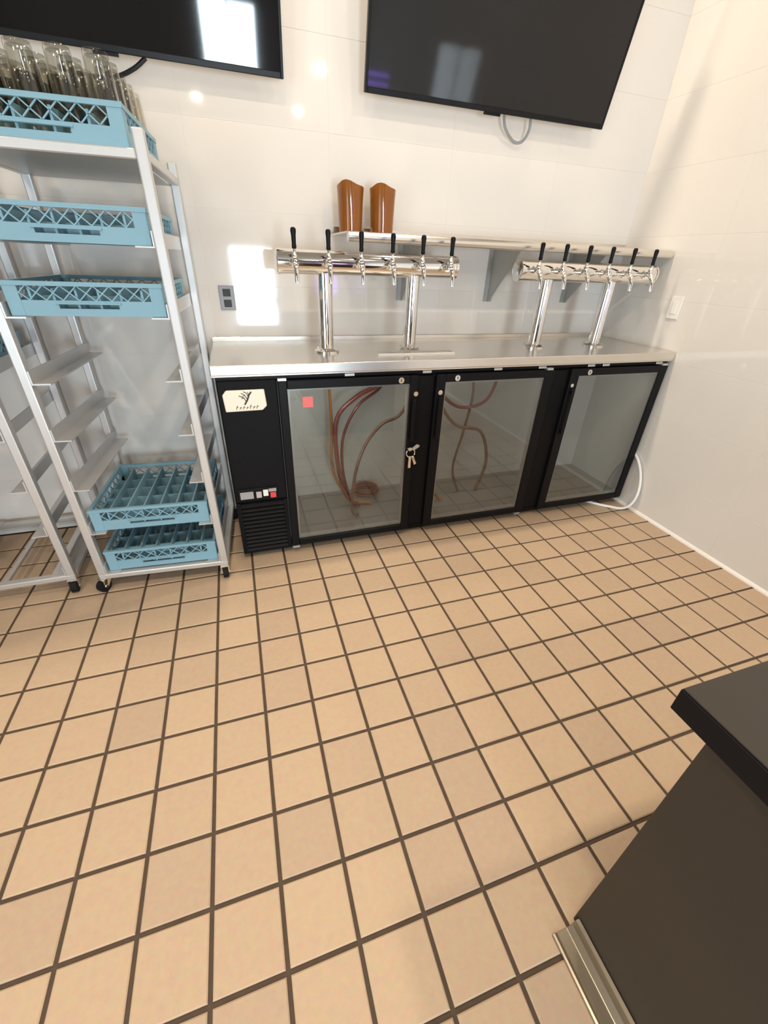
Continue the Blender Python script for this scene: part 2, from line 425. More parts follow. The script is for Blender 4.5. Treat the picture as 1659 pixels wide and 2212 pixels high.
CB().box(BX0 + .12, 2.17, BYF - 0.15, BYF, 0.22, 0.30).build('grille_frame', 'black', cool)
CB().box(BX0, BX1, BYF - 0.13, BYF, 5.60, BZ1).build('top_rail', 'black2', cool, bevel=0.01)
# controller
ctl = CB().box(0.88, 2.02, BYF - 0.19, BYF - 0.14, 2.13, 2.50).build('controller', 'black2', cool, bevel=0.015)
CB().box(0.95, 1.32, BYF - 0.205, BYF - 0.19, 2.19, 2.42).build('display', 'display', ctl)
CB().box(1.40, 1.55, BYF - 0.215, BYF - 0.19, 2.20, 2.40).build('key_button', 'inner_frame', ctl)
CB().box(1.60, 1.74, BYF - 0.215, BYF - 0.19, 2.24, 2.44).build('key_button', 'white', ctl)
CB().box(1.80, 1.96, BYF - 0.225, BYF - 0.19, 2.17, 2.34).build('rocker_switch', 'red', ctl)
CB().box(1.76, 1.98, BYF - 0.20, BYF - 0.19, 2.36, 2.46).build('switch_label', 'display', ctl)
# name plate with clipped corners, bevelled edge and printed mark
pc = [(0.90, 5.24), (1.00, 5.36), (1.95, 5.36), (1.98, 4.92), (1.86, 4.81), (0.93, 4.80)]
plate = CB().prism(pc, 'y', BYF - 0.185, BYF - 0.14).build('name_plate', 'cream', cool, bevel=0.018)
ink = MB()
def stroke(mb, pts, w, y):
    for (a, b) in zip(pts[:-1], pts[1:]):
        a = Vector(a); b = Vector(b); d = (b - a).normalized(); nrm = Vector((-d.y, d.x)) * w
        mb.prism([(a + nrm)[:], (b + nrm)[:], (b - nrm)[:], (a - nrm)[:]], 'y', y - 0.004, y)
yy = BYF - 0.186
mark = CB()
stroke(mark, [(1.42, 4.98), (1.50, 5.10), (1.56, 5.24), (1.62, 5.31)], 0.020, yy)
stroke(mark, [(1.47, 5.06), (1.42, 5.16), (1.30, 5.22)], 0.010, yy)
stroke(mark, [(1.50, 5.12), (1.44, 5.24), (1.36, 5.28)], 0.009, yy)
stroke(mark, [(1.53, 5.18), (1.50, 5.28), (1.42, 5.32)], 0.009, yy)
stroke(mark, [(1.43, 5.17), (1.36, 5.14)], 0.008, yy)
stroke(mark, [(1.55, 5.22), (1.53, 5.31)], 0.008, yy)
stroke(mark, [(1.46, 5.22), (1.38, 5.21)], 0.007, yy)
mark.build('tree_emblem', 'ink', plate)
let = CB()
for k, hgt in enumerate((0.10, 0.06, 0.08, 0.06, 0.11, 0.07, 0.09)):
    a = 1.20 + 0.085 * k
    stroke(let, [(a, 4.865), (a + 0.035, 4.865 + hgt)], 0.007, yy)
    stroke(let, [(a + 0.005, 4.87 + hgt * 0.5), (a + 0.06, 4.885 + hgt * 0.4)], 0.005, yy)
let.build('lettering', 'ink', plate)
# doors
def door(ax, bx, gx0, gx1, hx, hz0, hz1, hinge_left):
    d = D.objects.new('door', None); COL.objects.link(d); d.parent = cool
    z0, z1_, gz0, gz1 = 0.30, 5.56, 0.52, 5.33
    fa, fb = BYF - 0.22, BYF - 0.02
    CB().box(ax, gx0, fa, fb, z0, z1_).build('door_stile', 'black2', d, bevel=0.02)
    CB().box(gx1, bx, fa, fb, z0, z1_).build('door_stile', 'black2', d, bevel=0.02)
    CB().box(gx0, gx1, fa, fb, z0, gz0).build('door_rail', 'black2', d, bevel=0.02)
    CB().box(gx0, gx1, fa, fb, gz1, z1_).build('door_rail', 'black2', d, bevel=0.02)
    i = 0.055
    CB().box(gx0, gx0 + i, fa + 0.07, fb, gz0, gz1).build('inner_frame', 'inner_frame', d)
    CB().box(gx1 - i, gx1, fa + 0.07, fb, gz0, gz1).build('inner_frame', 'inner_frame', d)
    CB().box(gx0 + i, gx1 - i, fa + 0.07, fb, gz0, gz0 + i + .03).build('inner_frame', 'inner_frame', d)
    CB().box(gx0 + i, gx1 - i, fa + 0.07, fb, gz1 - i, gz1).build('inner_frame', 'inner_frame', d)
    CB().box(gx0 + .002, gx1 - .002, fa + 0.04, fa + 0.06, gz0, gz1).build('glass_pane', 'door_glass', d)
    h = CB().box(hx - 0.06, hx + 0.06, fa - 0.12, fa - 0.07, hz0, hz1).build('handle', 'black2', d, bevel=0.02)
    for z in (hz0 + 0.1, hz1 - 0.2): CB().box(hx - 0.04, hx + 0.04, fa - 0.08, fa, z, z + 0.1).build('handle_mount', 'black2', d)
    lx = gx1 - 0.30 if hinge_left else gx0 + 0.34
    lk = CB().tube([(lx, fa - 0.05, 5.45), (lx, fa + 0.02, 5.45)], 0.085, 16).build('lock', 'chrome', d, smooth=True)
    CB().box(lx - 0.012, lx + 0.012, fa - 0.056, fa - 0.05, 5.41, 5.49).build('keyhole', 'socket', lk)
    for (cx) in ((gx0 - 0.12) if hinge_left else (gx1 + 0.10),):
        CB().box(cx - 0.11, cx + 0.11, fa - 0.03, fb, z1_ + 0.005, z1_ + 0.07).build('hinge', 'inner_frame', d)
        CB().box(cx - 0.11, cx + 0.11, fa - 0.02, fb, z0 - 0.07, z0 - 0.005).build('hinge', 'inner_frame', d)
    return d
d1 = door(2.31, 6.28, 2.54, 6.03, 6.16, 3.6, 4.9, True)
d2 = door(6.86, 10.96, 7.16, 10.64, 7.00, 3.6, 4.9, False)
d3 = door(11.64, BX1, 11.97, 15.40, 11.80, 3.3, 4.95, False)
CB().box(2.92, 3.20, BYF - 0.235, BYF - 0.222 + 0.04, 4.83, 5.10).build('red_sticker', 'red_sticker', d1)
for (x, z, r_) in ((6.20, 5.05, 0.07), (6.98, 5.05, 0.07), (11.72, 5.05, 0.06)):
    CB().tube([(x, BYF - 0.28, z), (x, BYF - 0.20, z)], r_, 14).build('lock_barrel', 'chrome', cool, smooth=True)
for x in (4.25, 6.55, 8.9, 10.5, 12.4, 13.0, 15.3):
    CB().box(x - 0.14, x + 0.14, BYF - 0.17, BYF - 0.131, 5.60, 5.68).build('mounting_clip', 'inner_frame', cool, bevel=0.01)
for x in (1.1, 2.75, 6.6, 11.3, 14.75, 15.4):
    for y in (BYF + 0.35, BYB - 0.4):
        CB().lathe((x, y, 0), [(0.16, 0.0), (0.16, 0.05), (0.09, 0.06), (0.09, BZ0)], 14).build('foot', 'black_rubber', cool, smooth=True)
CB().box(9.0, 9.12, BYF - 0.02, BYF - 0.001, 0.18, 0.25).build('clip', 'white', cool)
# hanging keys in the first door's lock
kr = tag(empty('key_bunch', (6.12, BYF - 0.26, 3.35)), 'small bunch of silver keys hanging on the first glass door', 'keys')
MB().tube([(0, 0, 0), (0, -0.08, 0)], 0.06, 12).build('key_head', 'chrome', kr, smooth=True)
MB().tube([(0.14 * math.cos(a) + 0.02, -0.08, -0.12 + 0.14 * math.sin(a)) for a in [k * math.pi / 8 for k in range(17)]], 0.014, 6).build('ring', 'chrome', kr, smooth=True)
MB().box(-0.04, 0.04, -0.10, -0.085, -0.62, -0.22).build('key', 'chrome', kr)
MB().prism([(0.05, -0.24), (0.13, -0.22), (0.24, -0.5), (0.17, -0.54)], 'y', -0.075, -0.06).build('key', 'chrome', kr)
MB().prism([(0.02, 0.02), (0.20, 0.16), (0.30, 0.12), (0.28, 0.06), (0.10, -0.04)], 'y', -0.10, -0.08).build('key_tag', 'inner_frame', kr)

# beer lines hanging inside the cooler
def spline(pts, n=10):
    pts = [Vector(p) for p in pts]; out = []
    for i in range(len(pts) - 1):
        p0, p1, p2, p3 = pts[max(i - 1, 0)], pts[i], pts[i + 1], pts[min(i + 2, len(pts) - 1)]
        for k in range(n):
            t = k / n
            out.append(0.5 * ((2 * p1) + (p2 - p0) * t + (2 * p0 - 5 * p1 + 4 * p2 - p3) * t * t + (3 * p1 - p0 - 3 * p2 + p3) * t ** 3))
    out.append(pts[-1]); return out
lines = [
 ('thick red beer line looping behind the first glass door', 'tube_red', 0.075, [(5.95, 9.4, 5.38), (5.7, 9.3, 4.9), (4.9, 9.2, 4.55), (4.2, 9.1, 3.9), (4.15, 9.0, 2.6), (4.4, 8.9, 1.2), (4.9, 8.9, 0.64)]),
 ('second red beer line beside the thick loop behind the first glass door', 'tube_red', 0.05, [(6.1, 9.8, 5.38), (5.8, 9.6, 4.7), (5.0, 9.4, 4.2), (4.45, 9.3, 3.2), (4.4, 9.2, 1.9), (4.7, 9.2, 0.62)]),
 ('amber beer line hanging low behind the first glass door', 'tube_amber', 0.05, [(4.05, 9.6, 5.38), (4.1, 9.5, 3.6), (4.05, 9.2, 2.0), (4.6, 9.1, 0.9), (5.4, 9.0, 0.62)]),
 ('brown beer line curving right behind the first glass door', 'tube_clear', 0.055, [(6.55, 8.8, 5.38), (6.45, 8.65, 4.5), (6.1, 8.5, 4.05), (5.5, 8.4, 3.85), (4.95, 8.35, 3.2), (4.6, 8.3, 2.2), (4.5, 8.3, 0.9), (4.7, 8.3, 0.62)]),
 ('coiled red beer line on the cooler floor behind the first door', 'tube_red', 0.05, [(5.45 + 0.42 * math.cos(a), 9.85 + 0.40 * math.sin(a), 0.61 + 0.035 * a / 2) for a in [k * math.pi / 5 for k in range(26)]]),
 ('red beer line arching across the top behind the middle glass door', 'tube_red', 0.06, [(8.0, 9.7, 5.38), (7.9, 9.5, 4.6), (8.6, 9.2, 4.0), (9.6, 9.2, 4.1), (10.1, 9.4, 4.7), (10.2, 9.5, 5.38)]),
 ('brown beer line drooping to the right behind the middle glass door', 'tube_clear', 0.06, [(7.7, 9.2, 5.38), (7.8, 9.1, 4.3), (8.5, 9.0, 3.4), (9.5, 8.9, 3.1), (10.0, 9.0, 1.8), (9.7, 9.0, 0.62)]),
 ('brown beer line hanging straight behind the middle glass door', 'tube_clear', 0.05, [(9.2, 9.7, 5.38), (9.3, 9.5, 4.4), (9.0, 9.3, 3.0), (8.7, 9.2, 1.6), (9.0, 9.1, 0.62)]),
 ('amber beer line rising from the floor behind the middle glass door', 'tube_amber', 0.07, [(6.6, 9.0, 5.38), (6.65, 8.8, 3.8), (6.9, 8.6, 2.4), (7.25, 8.5, 1.7), (7.6, 8.5, 1.1), (8.0, 8.6, 0.64)]),
]
for (lab, mt, r_, pts) in lines:
    tag(MB().tube(spline(pts, 6), r_, 8).build('beer_line', mt, smooth=True), lab, 'hose', 'beer lines inside the cooler')

# ------------------------------------------------------------------ worktop
wtop = tag(empty('worktop', ((0.70 + 15.82) / 2, 7.48, 5.70)), 'long brushed stainless steel worktop on top of the black cooler', 'worktop')
WX, WY = (0.70 + 15.82) / 2, 7.48
MB().box(0.70 - WX, 15.82 - WX, 0, y1 - 0.06 - WY, 0.03, 0.285).build('top_sheet', 'steel', wtop, bevel=0.025, seg=2)
MB().box(0.70 - WX, 15.82 - WX, y1 - 0.06 - WY, y1 - 0.005 - WY, 0.03, 0.41).build('rear_upstand', 'steel', wtop, bevel=0.01)
MB().box(0.72 - WX, 15.80 - WX, 0.02, 0.10, 0.0, 0.03).build('front_return', 'steel', wtop)
ZC = 5.985
# drip tray
dt = tag(empty('drip_tray', (6.5, 8.42, ZC)), 'slim stainless drip tray lying flat on the worktop before the left tap tower', 'tray')
MB().box(-1.22, 1.22, -0.18, 0.18, 0.0, 0.018).build('tray_base', 'steel', dt)
for k in range(4):
    yk = -0.13 + k * 0.085
    MB().box(-1.16, 1.16, yk - 0.022, yk + 0.022, 0.018, 0.04).build('grid_bar', 'steel', dt)
for s_ in (-1, 1):
    MB().box(min(s_ * 1.22, s_ * 1.17), max(s_ * 1.22, s_ * 1.17), -0.18, 0.18, 0.018, 0.05).build('tray_lip', 'steel', dt)
    MB().box(-1.17, 1.17, min(s_ * 0.18, s_ * 0.165), max(s_ * 0.18, s_ * 0.165), 0.018, 0.05).build('tray_lip', 'steel', dt)

# ------------------------------------------------------------------ beer towers
def faucet_proto(parent, x):
    f = D.objects.new('faucet', None); COL.objects.link(f); f.parent = parent; f.location = Vector((x, 0, 2.26)) * T
    MB().tube([(0, -0.26, 0), (0, -0.33, 0)], 0.12, 16).build('shank_collar', 'chrome', f, smooth=True)
    MB().tube([(0, -0.33, 0), (0, -0.40, 0)], 0.085, 14).build('coupling', 'chrome', f, smooth=True)
    MB().tube([(0, -0.38, 0.02), (0, -0.50, 0.02), (0, -0.58, -0.02), (0, -0.66, -0.14), (0, -0.70, -0.28), (0, -0.71, -0.46)],
              [0.075, 0.085, 0.085, 0.07, 0.06, 0.055], 12).build('spout', 'chrome', f, smooth=True)
    MB().lathe((0, -0.50, 0.08), [(0.07, 0), (0.075, 0.06), (0.05, 0.10), (0.035, 0.16), (0.035, 0.20)], 12).build('lever_collar', 'chrome', f, smooth=True)
    MB().lathe((0, -0.50, 0.27), [(0.045, 0), (0.060, 0.04), (0.052, 0.10), (0.058, 0.28), (0.070, 0.38), (0.060, 0.43), (0.03, 0.45)], 12).build('tap_handle', 'black2', f, smooth=True)
    return f
def tower(xc, tube0, tube1, cols, taps, label):
    t = tag(empty('beer_tower', (xc, 9.0, ZC)), label, 'beer tower', 'tap towers on the worktop')
    MB().tube([(tube0 - xc, 0, 2.25), (tube1 - xc, 0, 2.25)], 0.285, 32).build('tap_tube', 'chrome', t, smooth=True)
    for s_, x in ((-1, tube0 - xc), (1, tube1 - xc)):
        MB().tube([(x - 0.02 * s_, 0, 2.25), (x + 0.05 * s_, 0, 2.25), (x + 0.09 * s_, 0, 2.25)], [0.30, 0.30, 0.22], 32).build('end_cap', 'chrome', t, smooth=True)
    for x in cols:
        c = MB().tube([(x - xc, 0, 0.05), (x - xc, 0, 2.02)], 0.195, 28, caps=True).build('column', 'chrome', t, smooth=True)
        MB().lathe((x - xc, 0, 0.0), [(0.36, 0.0), (0.36, 0.05), (0.30, 0.09), (0.22, 0.12)], 28).build('base_flange', 'chrome', c, smooth=True)
        for a in range(4):
            an = math.pi / 4 + a * math.pi / 2
            MB().lathe((x - xc + 0.30 * math.cos(an), 0.30 * math.sin(an), 0.06), [(0.035, 0), (0.035, 0.04), (0.02, 0.05)], 8).build('bolt', 'chrome', c)
    f0 = None
    for x in taps:
        if f0 is None: f0 = faucet_proto(t, x - xc)
        else:
            f = copy_tree(f0, t); f.location = Vector((x - xc, 0, 2.26)) * T
    return t
tower(5.24, 2.74, 7.74, (3.93, 6.50), [3.09 + 0.864 * k for k in range(6)], 'chrome beer tower with six black taps on the left half of the worktop')
tower(12.55, 9.98, 15.22, (11.06, 13.58), [10.32 + 0.864 * k for k in range(6)], 'chrome beer tower with six black taps under the wall shelf beside the right wall')

# ------------------------------------------------------------------ wall shelf with brackets
SX0, SX1, SY0, SZ = 4.58, 15.80, 8.99, 8.985
sh = tag(empty('wall_shelf', ((SX0 + SX1) / 2, y1, SZ)), 'long stainless steel wall shelf with triangular brackets above the taps', 'shelf')
SXc = (SX0 + SX1) / 2
MB().box(SX0 - SXc, SX1 - SXc, SY0 - y1, -0.004, -0.05, 0.0).build('shelf_board', 'steel', sh, bevel=0.012)
MB().tube([(SX0 - SXc, SY0 - y1, -0.125), (SX1 - SXc, SY0 - y1, -0.125)], 0.125, 16).build('front_roll', 'steel', sh, smooth=True)
MB().box(SX0 - SXc, SX1 - SXc, -0.05, -0.004, 0.0, 0.18).build('rear_lip', 'steel', sh)
for x in (6.92, 10.25, 13.58):
    b = MB().prism([(-0.005, -0.05), (-1.75, -0.05), (-1.75, -0.12), (-0.12, -1.78), (-0.005, -1.78)], 'x', x - SXc - 0.02, x - SXc + 0.02).build('bracket', 'bracket', sh)
    MB().box(x - SXc - 0.16, x - SXc + 0.16, -0.04, -0.005, -1.78, -0.06).build('bracket_flange', 'bracket', b)

# amber pitchers on the shelf
def pitcher(x, y, rz, label):
    e = tag(empty('amber_pitcher', (x, y, SZ), rz), label, 'pitcher', 'amber pitchers on the wall shelf')
    n = 28; vs = []; fs = []
    prof = [(0.0, 0.03), (0.27, 0.03), (0.29, 0.0), (0.31, 0.02), (0.325, 0.35), (0.345, 0.80), (0.36, 1.0), (0.335, 1.0), (0.315, 0.8), (0.295, 0.35), (0.27, 0.08), (0.0, 0.08)]
    for (r_, z) in prof:
        for k in range(n):
            a = 2 * math.pi * k / n
            lip = max(0, math.cos(a - math.pi)) ** 8 * max(0, (z - 0.75) / 0.25) if r_ > 0.28 else 0
            zz = z + (0.07 * lip + 0.03 * math.cos(a - math.pi) * (1 if z > 0.9 else 0))
            rr = r_ + 0.10 * lip
            vs.append((rr * math.cos(a), rr * math.sin(a), zz))
    for i in range(len(prof) - 1):
        for k in range(n):
            k2 = (k + 1) % n; fs.append((i * n + k, i * n + k2, (i + 1) * n + k2, (i + 1) * n + k))
    MB().add([(a * 1.04, b * 1.04, c * 1.07) for (a, b, c) in vs], fs).build('jug_body', 'amber', e, smooth=True)
    MB().tube(spline([(0.30, 0, 0.22), (0.50, 0, 0.26), (0.56, 0, 0.5), (0.52, 0, 0.76), (0.33, 0, 0.84)], 5), 0.05, 8).build('handle', 'amber', e, smooth=True)
    return e
pitcher(4.98, 10.3, math.radians(62), 'amber plastic pitcher at the left end of the wall shelf')
pitcher(5.92, 10.3, math.radians(66), 'amber plastic pitcher on the wall shelf, the one further from the shelf end')

# ------------------------------------------------------------------ televisions
def tv(xa, xb, zb, label, tilt=12.0):
    w = xb - xa; h = 4.40; t = tag(empty('television', ((xa + xb) / 2, y1 - 0.62, zb)), label, 'television', 'wall televisions')
    t.rotation_euler = (math.radians(tilt), 0, 0)
    bz = 0.07
    MB().box(-w / 2 + bz, w / 2 - bz, -0.012, 0.03, bz + 0.05, h - bz).build('screen', 'screen', t)
    for (p, q, s_, u) in ((-w / 2, -w / 2 + bz, 0, h), (w / 2 - bz, w / 2, 0, h), (-w / 2 + bz, w / 2 - bz, 0, bz + 0.05), (-w / 2 + bz, w / 2 - bz, h - bz, h)):
        MB().box(p, q, -0.03, 0.12, s_, u).build('bezel', 'bezel', t, bevel=0.012)
    MB().box(-w / 2 + bz, w / 2 - bz, 0.03, 0.12, 0.05, h - 0.05).build('back_cover', 'bezel', t)
    MB().box(-w * 0.32, w * 0.32, 0.12, 0.30, 0.25, h * 0.55).build('electronics_hump', 'bezel', t, bevel=0.03)
    MB().box(-0.25, 0.25, 0.04, 0.14, -0.06, 0.0).build('sensor', 'bezel', t)
    # mount arm back to the wall
    MB().box(-1.3, 1.3, 0.30, 0.42, 1.6, 2.3).build('wall_mount', 'bezel', t)
    return t
tv(-4.35, 3.36, 12.06, 'wall television above the rolling rack, its lower edge cut by the rack')
tv(5.42, 13.05, 12.06, 'wall television above the wall shelf and taps')
tag(MB().tube(spline([(0.30, y1 - 0.45, 12.10), (0.0, y1 - 0.40, 11.90), (-0.45, y1 - 0.25, 11.75), (-1.0, y1 - 0.1, 11.74), (-1.6, y1 - 0.08, 11.82)], 6), 0.045, 8).build('cable', 'cable', smooth=True), 'black cable drooping below the television over the rack', 'cable')
tag(MB().tube(spline([(9.7, y1 - 0.40, 12.15), (9.85, y1 - 0.30, 11.86), (10.25, y1 - 0.2, 11.60), (10.55, y1 - 0.2, 11.62), (10.65, y1 - 0.35, 11.86), (10.6, y1 - 0.40, 12.15)], 6), 0.04, 8).build('cable', 'grey_cable', smooth=True), 'grey cable loop hanging below the television over the taps', 'cable')

# ------------------------------------------------------------------ outlets
def outlet(name, loc, w, h, face, pm, sm, label, cat='outlet', slots=2):
    rz = 0 if face == 'back' else -math.pi / 2
    e = tag(empty(name, loc, rz), label, cat)
    MB().box(-w / 2, w / 2, -0.05, -0.002, -h / 2, h / 2).build('cover_plate', pm, e, bevel=0.012)
    if slots == 2:
        for s_ in (-1, 1):
            k = MB().box(-w * 0.25, w * 0.25, -0.07, -0.05, s_ * h * 0.22 - h * 0.15, s_ * h * 0.22 + h * 0.15).build('socket', sm, e, bevel=0.01)
    else:
        MB().box(-w * 0.22, w * 0.22, -0.075, -0.05, -h * 0.28, h * 0.28).build('rocker', sm, e, bevel=0.01)
    return e
outlet('wall_outlet', (1.33, y1, 7.2), 0.43, 0.66, 'back', 'plate', 'socket', 'grey steel power outlet on the back wall beside the rolling rack')
outlet('wall_switch', (x1, 8.15, 7.32), 0.44, 0.70, 'right', 'white', 'white', 'white rocker switch on the right wall above the worktop', 'switch', slots=1)

# ------------------------------------------------------------------ rolling racks
RW, RD, RH = 3.42, 3.60, 10.22
LEVELS = [0.58, 1.90, 3.20, 4.50, 5.80, 7.12, 8.42]
def rolling_rack(loc, rz, label, brace=False):
    e = tag(empty('rolling_rack', loc, rz), label, 'rack', 'aluminium rolling racks')
    u = 0.20
    for sx in (-1, 1):
        for sy in (-1, 1):
            MB().box(min(sx * RW / 2, sx * (RW / 2 - u)), max(sx * RW / 2, sx * (RW / 2 - u)), min(sy * RD / 2, sy * (RD / 2 - u)), max(sy * RD / 2, sy * (RD / 2 - u)), 0.52, RH).build('upright', 'aluminium', e, bevel=0.03, seg=2)
    ru = MB(); L = RD / 2 - 0.01
    for sx, nm in ((-1, 'l'), (1, 'r')):
        a = sx * (RW / 2 - u + 0.0); b = sx * (RW / 2 - u - 0.36)
        rm = MB().box(min(a, b), max(a, b), -L, L, -0.03, 0.0).box(min(a, a - sx * 0.03), max(a, a - sx * 0.03), -L, L, 0.0, 0.26).mesh('runner', 'aluminium')
        for z in LEVELS: link_mesh('runner', rm, e, (0, 0, z))
    for z0, z1_ in ((0.40, 0.55),):
        for sy in (-1, 1):
            MB().box(-RW / 2, RW / 2, min(sy * RD / 2, sy * (RD / 2 - u)), max(sy * RD / 2, sy * (RD / 2 - u)), z0, z1_).build('base_bar', 'aluminium', e, bevel=0.02)
        for sx in (-1, 1):
            MB().box(min(sx * RW / 2, sx * (RW / 2 - u)), max(sx * RW / 2, sx * (RW / 2 - u)), -RD / 2 + u, RD / 2 - u, z0, z1_).build('base_bar', 'aluminium', e, bevel=0.02)
        if brace: MB().box(-0.06, 0.06, -RD / 2 + u, RD / 2 - u, z0, z0 + 0.08).build('brace', 'aluminium', e)
    MB().box(-RW / 2 + u, RW / 2 - u, -RD / 2, RD / 2, 9.76, 9.92).build('top_panel', 'aluminium', e, bevel=0.02)
    for sx in (-1, 1):
        MB().box(min(sx * RW / 2, sx * (RW / 2 - u)), max(sx * RW / 2, sx * (RW / 2 - u)), -RD / 2 + u, RD / 2 - u, 9.76, 9.92).build('top_bar', 'aluminium', e, bevel=0.02)
    for sx in (-1, 1):
        for sy in (-1, 1):
            cx, cy = sx * (RW / 2 - 0.12), sy * (RD / 2 - 0.14)
            c = D.objects.new('caster', None); COL.objects.link(c); c.parent = e; c.location = Vector((cx, cy, 0)) * T; c.rotation_euler = (0, 0, math.pi + sx * 0.35 + sy * 0.25)
            MB().tube([(-0.075, 0.14, 0.185), (0.075, 0.14, 0.185)], 0.183, 20).build('wheel', 'black_rubber', c, smooth=True)
            MB().prism([(-0.10, 0.38), (0.20, 0.38), (0.19, 0.14), (0.10, 0.14)], 'x', -0.115, -0.085).prism([(-0.10, 0.38), (0.20, 0.38), (0.19, 0.14), (0.10, 0.14)], 'x', 0.085, 0.115).box(-0.115, 0.115, -0.10, 0.20, 0.374, 0.40).build('fork', 'chrome', c)
            MB().tube([(-0.14, 0.14, 0.185), (0.14, 0.14, 0.185)], 0.04, 10).build('axle', 'chrome', c, smooth=True)
    return e
R1C = (-1.25, 8.78); R1A = math.radians(-3.9)
rack1 = rolling_rack((R1C[0], R1C[1], 0), R1A, 'tall aluminium rolling rack of blue glass racks beside the black cooler')
R2C = (-5.42, 9.10); R2A = math.radians(0.5)
rack2 = rolling_rack((R2C[0], R2C[1], 0), R2A, 'second aluminium rolling rack at the far left, partly hidden by the first', brace=True)

# glass racks
GW, GH = 2.86, 0.63
def glass_rack_proto(nx=7):
    e = empty('glass_rack', (0, 0, 0))
    h = GW / 2; t = 0.05
    def side(mb):   # lower band of one side with a hand slot, in x along the side at y = -h
        mb.box(-h, h, -h, -h + t, 0.0, 0.14).box(-h, -0.55, -h, -h + t, 0.14, 0.22).box(0.55, h, -h, -h + t, 0.14, 0.22).box(-h, h, -h, -h + t, 0.22, 0.29)
        mb.box(-0.60, 0.60, -h - 0.03, -h, 0.225, 0.255)
        return mb
    band = side(MB()).mesh('side_band', 'blue_rack')
    lat = MB()
    n = 9
    for k in range(n):
        a = -h + 0.10 + (2 * h - 0.2) * k / n; b = -h + 0.10 + (2 * h - 0.2) * (k + 1) / n
        for (p, q) in ((a, b), (b, a)):
            w = 0.016
            lat.add([(p - w, -h, 0.29), (p + w, -h, 0.29), (q + w, -h, 0.56), (q - w, -h, 0.56), (p - w, -h + 0.03, 0.29), (p + w, -h + 0.03, 0.29), (q + w, -h + 0.03, 0.56), (q - w, -h + 0.03, 0.56)],
                    [(0, 1, 2, 3), (7, 6, 5, 4), (0, 4, 5, 1), (1, 5, 6, 2), (2, 6, 7, 3), (3, 7, 4, 0)])
    latm = lat.mesh('side_lattice', 'blue_rack')
    rim = MB().box(-h - 0.02, h - 0.06, -h - 0.02, -h + 0.06, 0.55, GH).mesh('rim_rail', 'blue_rack')
    for k in range(4):
        r_ = (0, 0, k * math.pi / 2)
        link_mesh('side_band', band, e, rot=r_); link_mesh('side_lattice', latm, e, rot=r_); link_mesh('rim_rail', rim, e, rot=r_)
    cp = MB().box(-h, -h + 0.24, -h - 0.008, -h + 0.05, 0.0, 0.56).box(-h - 0.008, -h + 0.05, -h, -h + 0.24, 0.0, 0.56).mesh('corner_post', 'blue_rack')
    for k in range(4): link_mesh('corner_post', cp, e, rot=(0, 0, k * math.pi / 2))
    dv = MB().box(-0.022, 0.022, -h + 0.05, h - 0.05, 0.06, 0.50).mesh('divider', 'blue_rack')
    for k in range(1, nx):
        o = -h + 2 * h * k / nx
        link_mesh('divider', dv, e, (o, 0, 0))
    dv2 = MB().box(-0.016, 0.016, -h + 0.05, h - 0.05, 0.06, 0.34).mesh('cross_divider', 'blue_rack')
    for k in range(1, 5):
        o = -h + 2 * h * k / 5
        link_mesh('cross_divider', dv2, e, (0, o, 0), (0, 0, math.pi / 2))
    fg = MB()
    for k in range(14):
        o = -h + 0.1 + (2 * h - 0.2) * k / 13
        fg.box(o - 0.02, o + 0.02, -h + 0.05, h - 0.05, 0.0, 0.04); fg.box(-h + 0.05, h - 0.05, o - 0.02, o + 0.02, 0.01, 0.05)
    fg.build('floor_grid', 'blue_rack', e)
    return e
gproto = {}
def place_glass_rack(rc, ra, z, label, dx=0.0, dy=-0.22, nx=7):
    if nx not in gproto: gproto[nx] = glass_rack_proto(nx); o = gproto[nx]
    else: o = copy_tree(gproto[nx])
    ca, sa = math.cos(ra), math.sin(ra)
    o.location = Vector((rc[0] + dx * ca - dy * sa, rc[1] + dx * sa + dy * ca, z)) * T
    o.rotation_euler = (0, 0, ra)
    return tag(o, label, 'glass rack', 'blue glass racks')
g1 = place_glass_rack(R1C, R1A, 9.925, 'blue glass rack full of upturned glasses on top of the rolling rack', dx=-0.03, nx=5)
place_glass_rack(R1C, R1A, 8.425, 'blue glass rack on the uppermost runners of the rolling rack, under the glasses')
place_glass_rack(R1C, R1A, 7.125, 'blue glass rack with dark inside at middle height of the rolling rack')
place_glass_rack(R1C, R1A, 1.905, 'empty blue glass rack second from the floor beside the cooler')
place_glass_rack(R1C, R1A, 0.585, 'lowest empty blue glass rack, just above the casters')
place_glass_rack(R2C, R2A, 5.805, 'dark blue glass rack inside the far left rolling rack, lower of two')
place_glass_rack(R2C, R2A, 7.125, 'dark blue glass rack inside the far left rolling rack, upper of two')

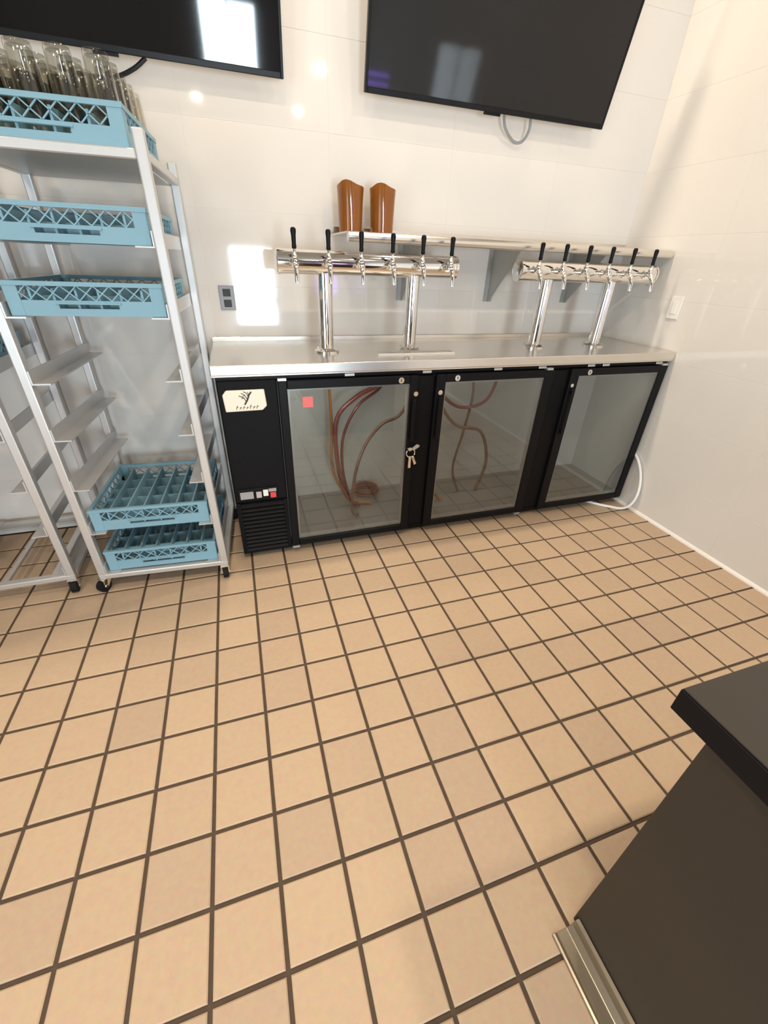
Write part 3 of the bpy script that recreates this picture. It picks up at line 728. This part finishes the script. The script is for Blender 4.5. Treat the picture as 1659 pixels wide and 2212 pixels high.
# upturned glasses in the top rack
gl_me = MB().lathe((0, 0, 0), [(0.240, 0.0), (0.246, 0.02), (0.240, 0.25), (0.225, 0.70), (0.198, 1.20), (0.185, 1.25), (0.0, 1.25), (0.0, 1.18), (0.170, 1.18), (0.184, 1.14), (0.210, 0.70), (0.225, 0.25), (0.230, 0.02)], 20, close=False).mesh('tumbler', 'clear', smooth=True)
ca, sa = math.cos(R1A), math.sin(R1A)
hh = GW / 2
for i in range(5):
    for j in range(5):
        lx = -0.03 - hh + 2 * hh * (i + 0.5) / 5; ly = -0.22 - hh + 2 * hh * (j + 0.5) / 5
        # centre of compartments: stand on the rack floor grid
        o = D.objects.new('tumbler', gl_me); COL.objects.link(o)
        o.location = Vector((R1C[0] + lx * ca - ly * sa, R1C[1] + lx * sa + ly * ca, 9.925 + 0.052)) * T
        tag(o, 'upturned clear tumbler in the topmost glass rack, %s row, %s' % (('front', 'second', 'third', 'fourth', 'back')[j], ('leftmost', 'second from left', 'middle one', 'second from right', 'rightmost')[i]), 'glass', 'upturned tumblers in the top glass rack')

# ------------------------------------------------------------------ white hose by the right wall
tag(MB().tube(spline([(15.78, 8.3, 2.45), (15.79, 7.75, 2.25), (15.76, 7.30, 1.98), (15.74, 6.95, 1.45), (15.70, 6.78, 0.85), (15.60, 6.80, 0.35), (15.40, 6.98, 0.08), (15.05, 7.25, 0.06), (14.7, 7.55, 0.06), (14.35, 8.0, 0.06)], 7), 0.055, 10).build('drain_hose', 'white', smooth=True),
    'white plastic hose curling out beside the cooler along the right wall', 'hose')

# ------------------------------------------------------------------ bar counter near the viewer
CX0, CX1, CY0, CY1 = 5.12, 9.3, -11.0, -2.71
cab = tag(empty('bar_cabinet', ((CX0 + CX1) / 2, CY1, 0)), 'dark taupe cabinet standing in the near right foreground', 'cabinet')
cx = (CX0 + CX1) / 2
MB().box(CX0 - cx, CX0 + 0.12 - cx, CY0 - CY1, 0.0, 0.0, 5.22).build('side_panel', 'panel', cab, bevel=0.012)
MB().box(CX0 + 0.12 - cx, CX1 - cx, -0.12, 0.0, 0.0, 5.22).build('end_panel', 'panel', cab, bevel=0.012)
MB().box(CX1 - 0.12 - cx, CX1 - cx, CY0 - CY1, -0.12, 0.0, 5.22).build('side_panel', 'panel', cab)
tr = MB().prism([(4.69 - cx, 0.0), (4.69 - cx, 0.05), (4.73 - cx, 0.06), (4.77 - cx, 0.03), (4.94 - cx, 0.035), (5.02 - cx, 0.10), (5.05 - cx, 0.22), (5.11 - cx, 0.23), (5.11 - cx, 0.0)], 'y', CY0 - CY1, -0.06).build('base_trim', 'gold_steel', cab, bevel=0.006)
slab = tag(empty('counter_slab', (7.0, -2.60, 5.235)), 'charcoal bar top with a thick black edge over the taupe cabinet', 'countertop')
MB().box(4.50 - 7.0, 9.8 - 7.0, -8.6, 0.0, 0.24, 0.265).build('top_sheet', 'laminate', slab, bevel=0.006)
MB().box(4.49 - 7.0, 9.8 - 7.0, -8.6, 0.01, 0.0, 0.24).build('edge_core', 'black2', slab, bevel=0.006)

# violet tube lamp on the rear wall, caught by the glossy tiles
neon = tag(empty('neon_lamp', (13.2, y0, 4.4)), 'violet neon tube lamp on the rear wall, seen as a reflection', 'light')
for k in range(3):
    MB().tube([(-1.3, 0.22, 0.3 + k * 0.7), (1.3, 0.22, 0.3 + k * 0.7)], 0.16, 10).build('glow_tube', 'violet', neon, smooth=True)
MB().box(-1.5, 1.5, 0.004, 0.08, 0.0, 2.0).build('back_board', 'bezel', neon)
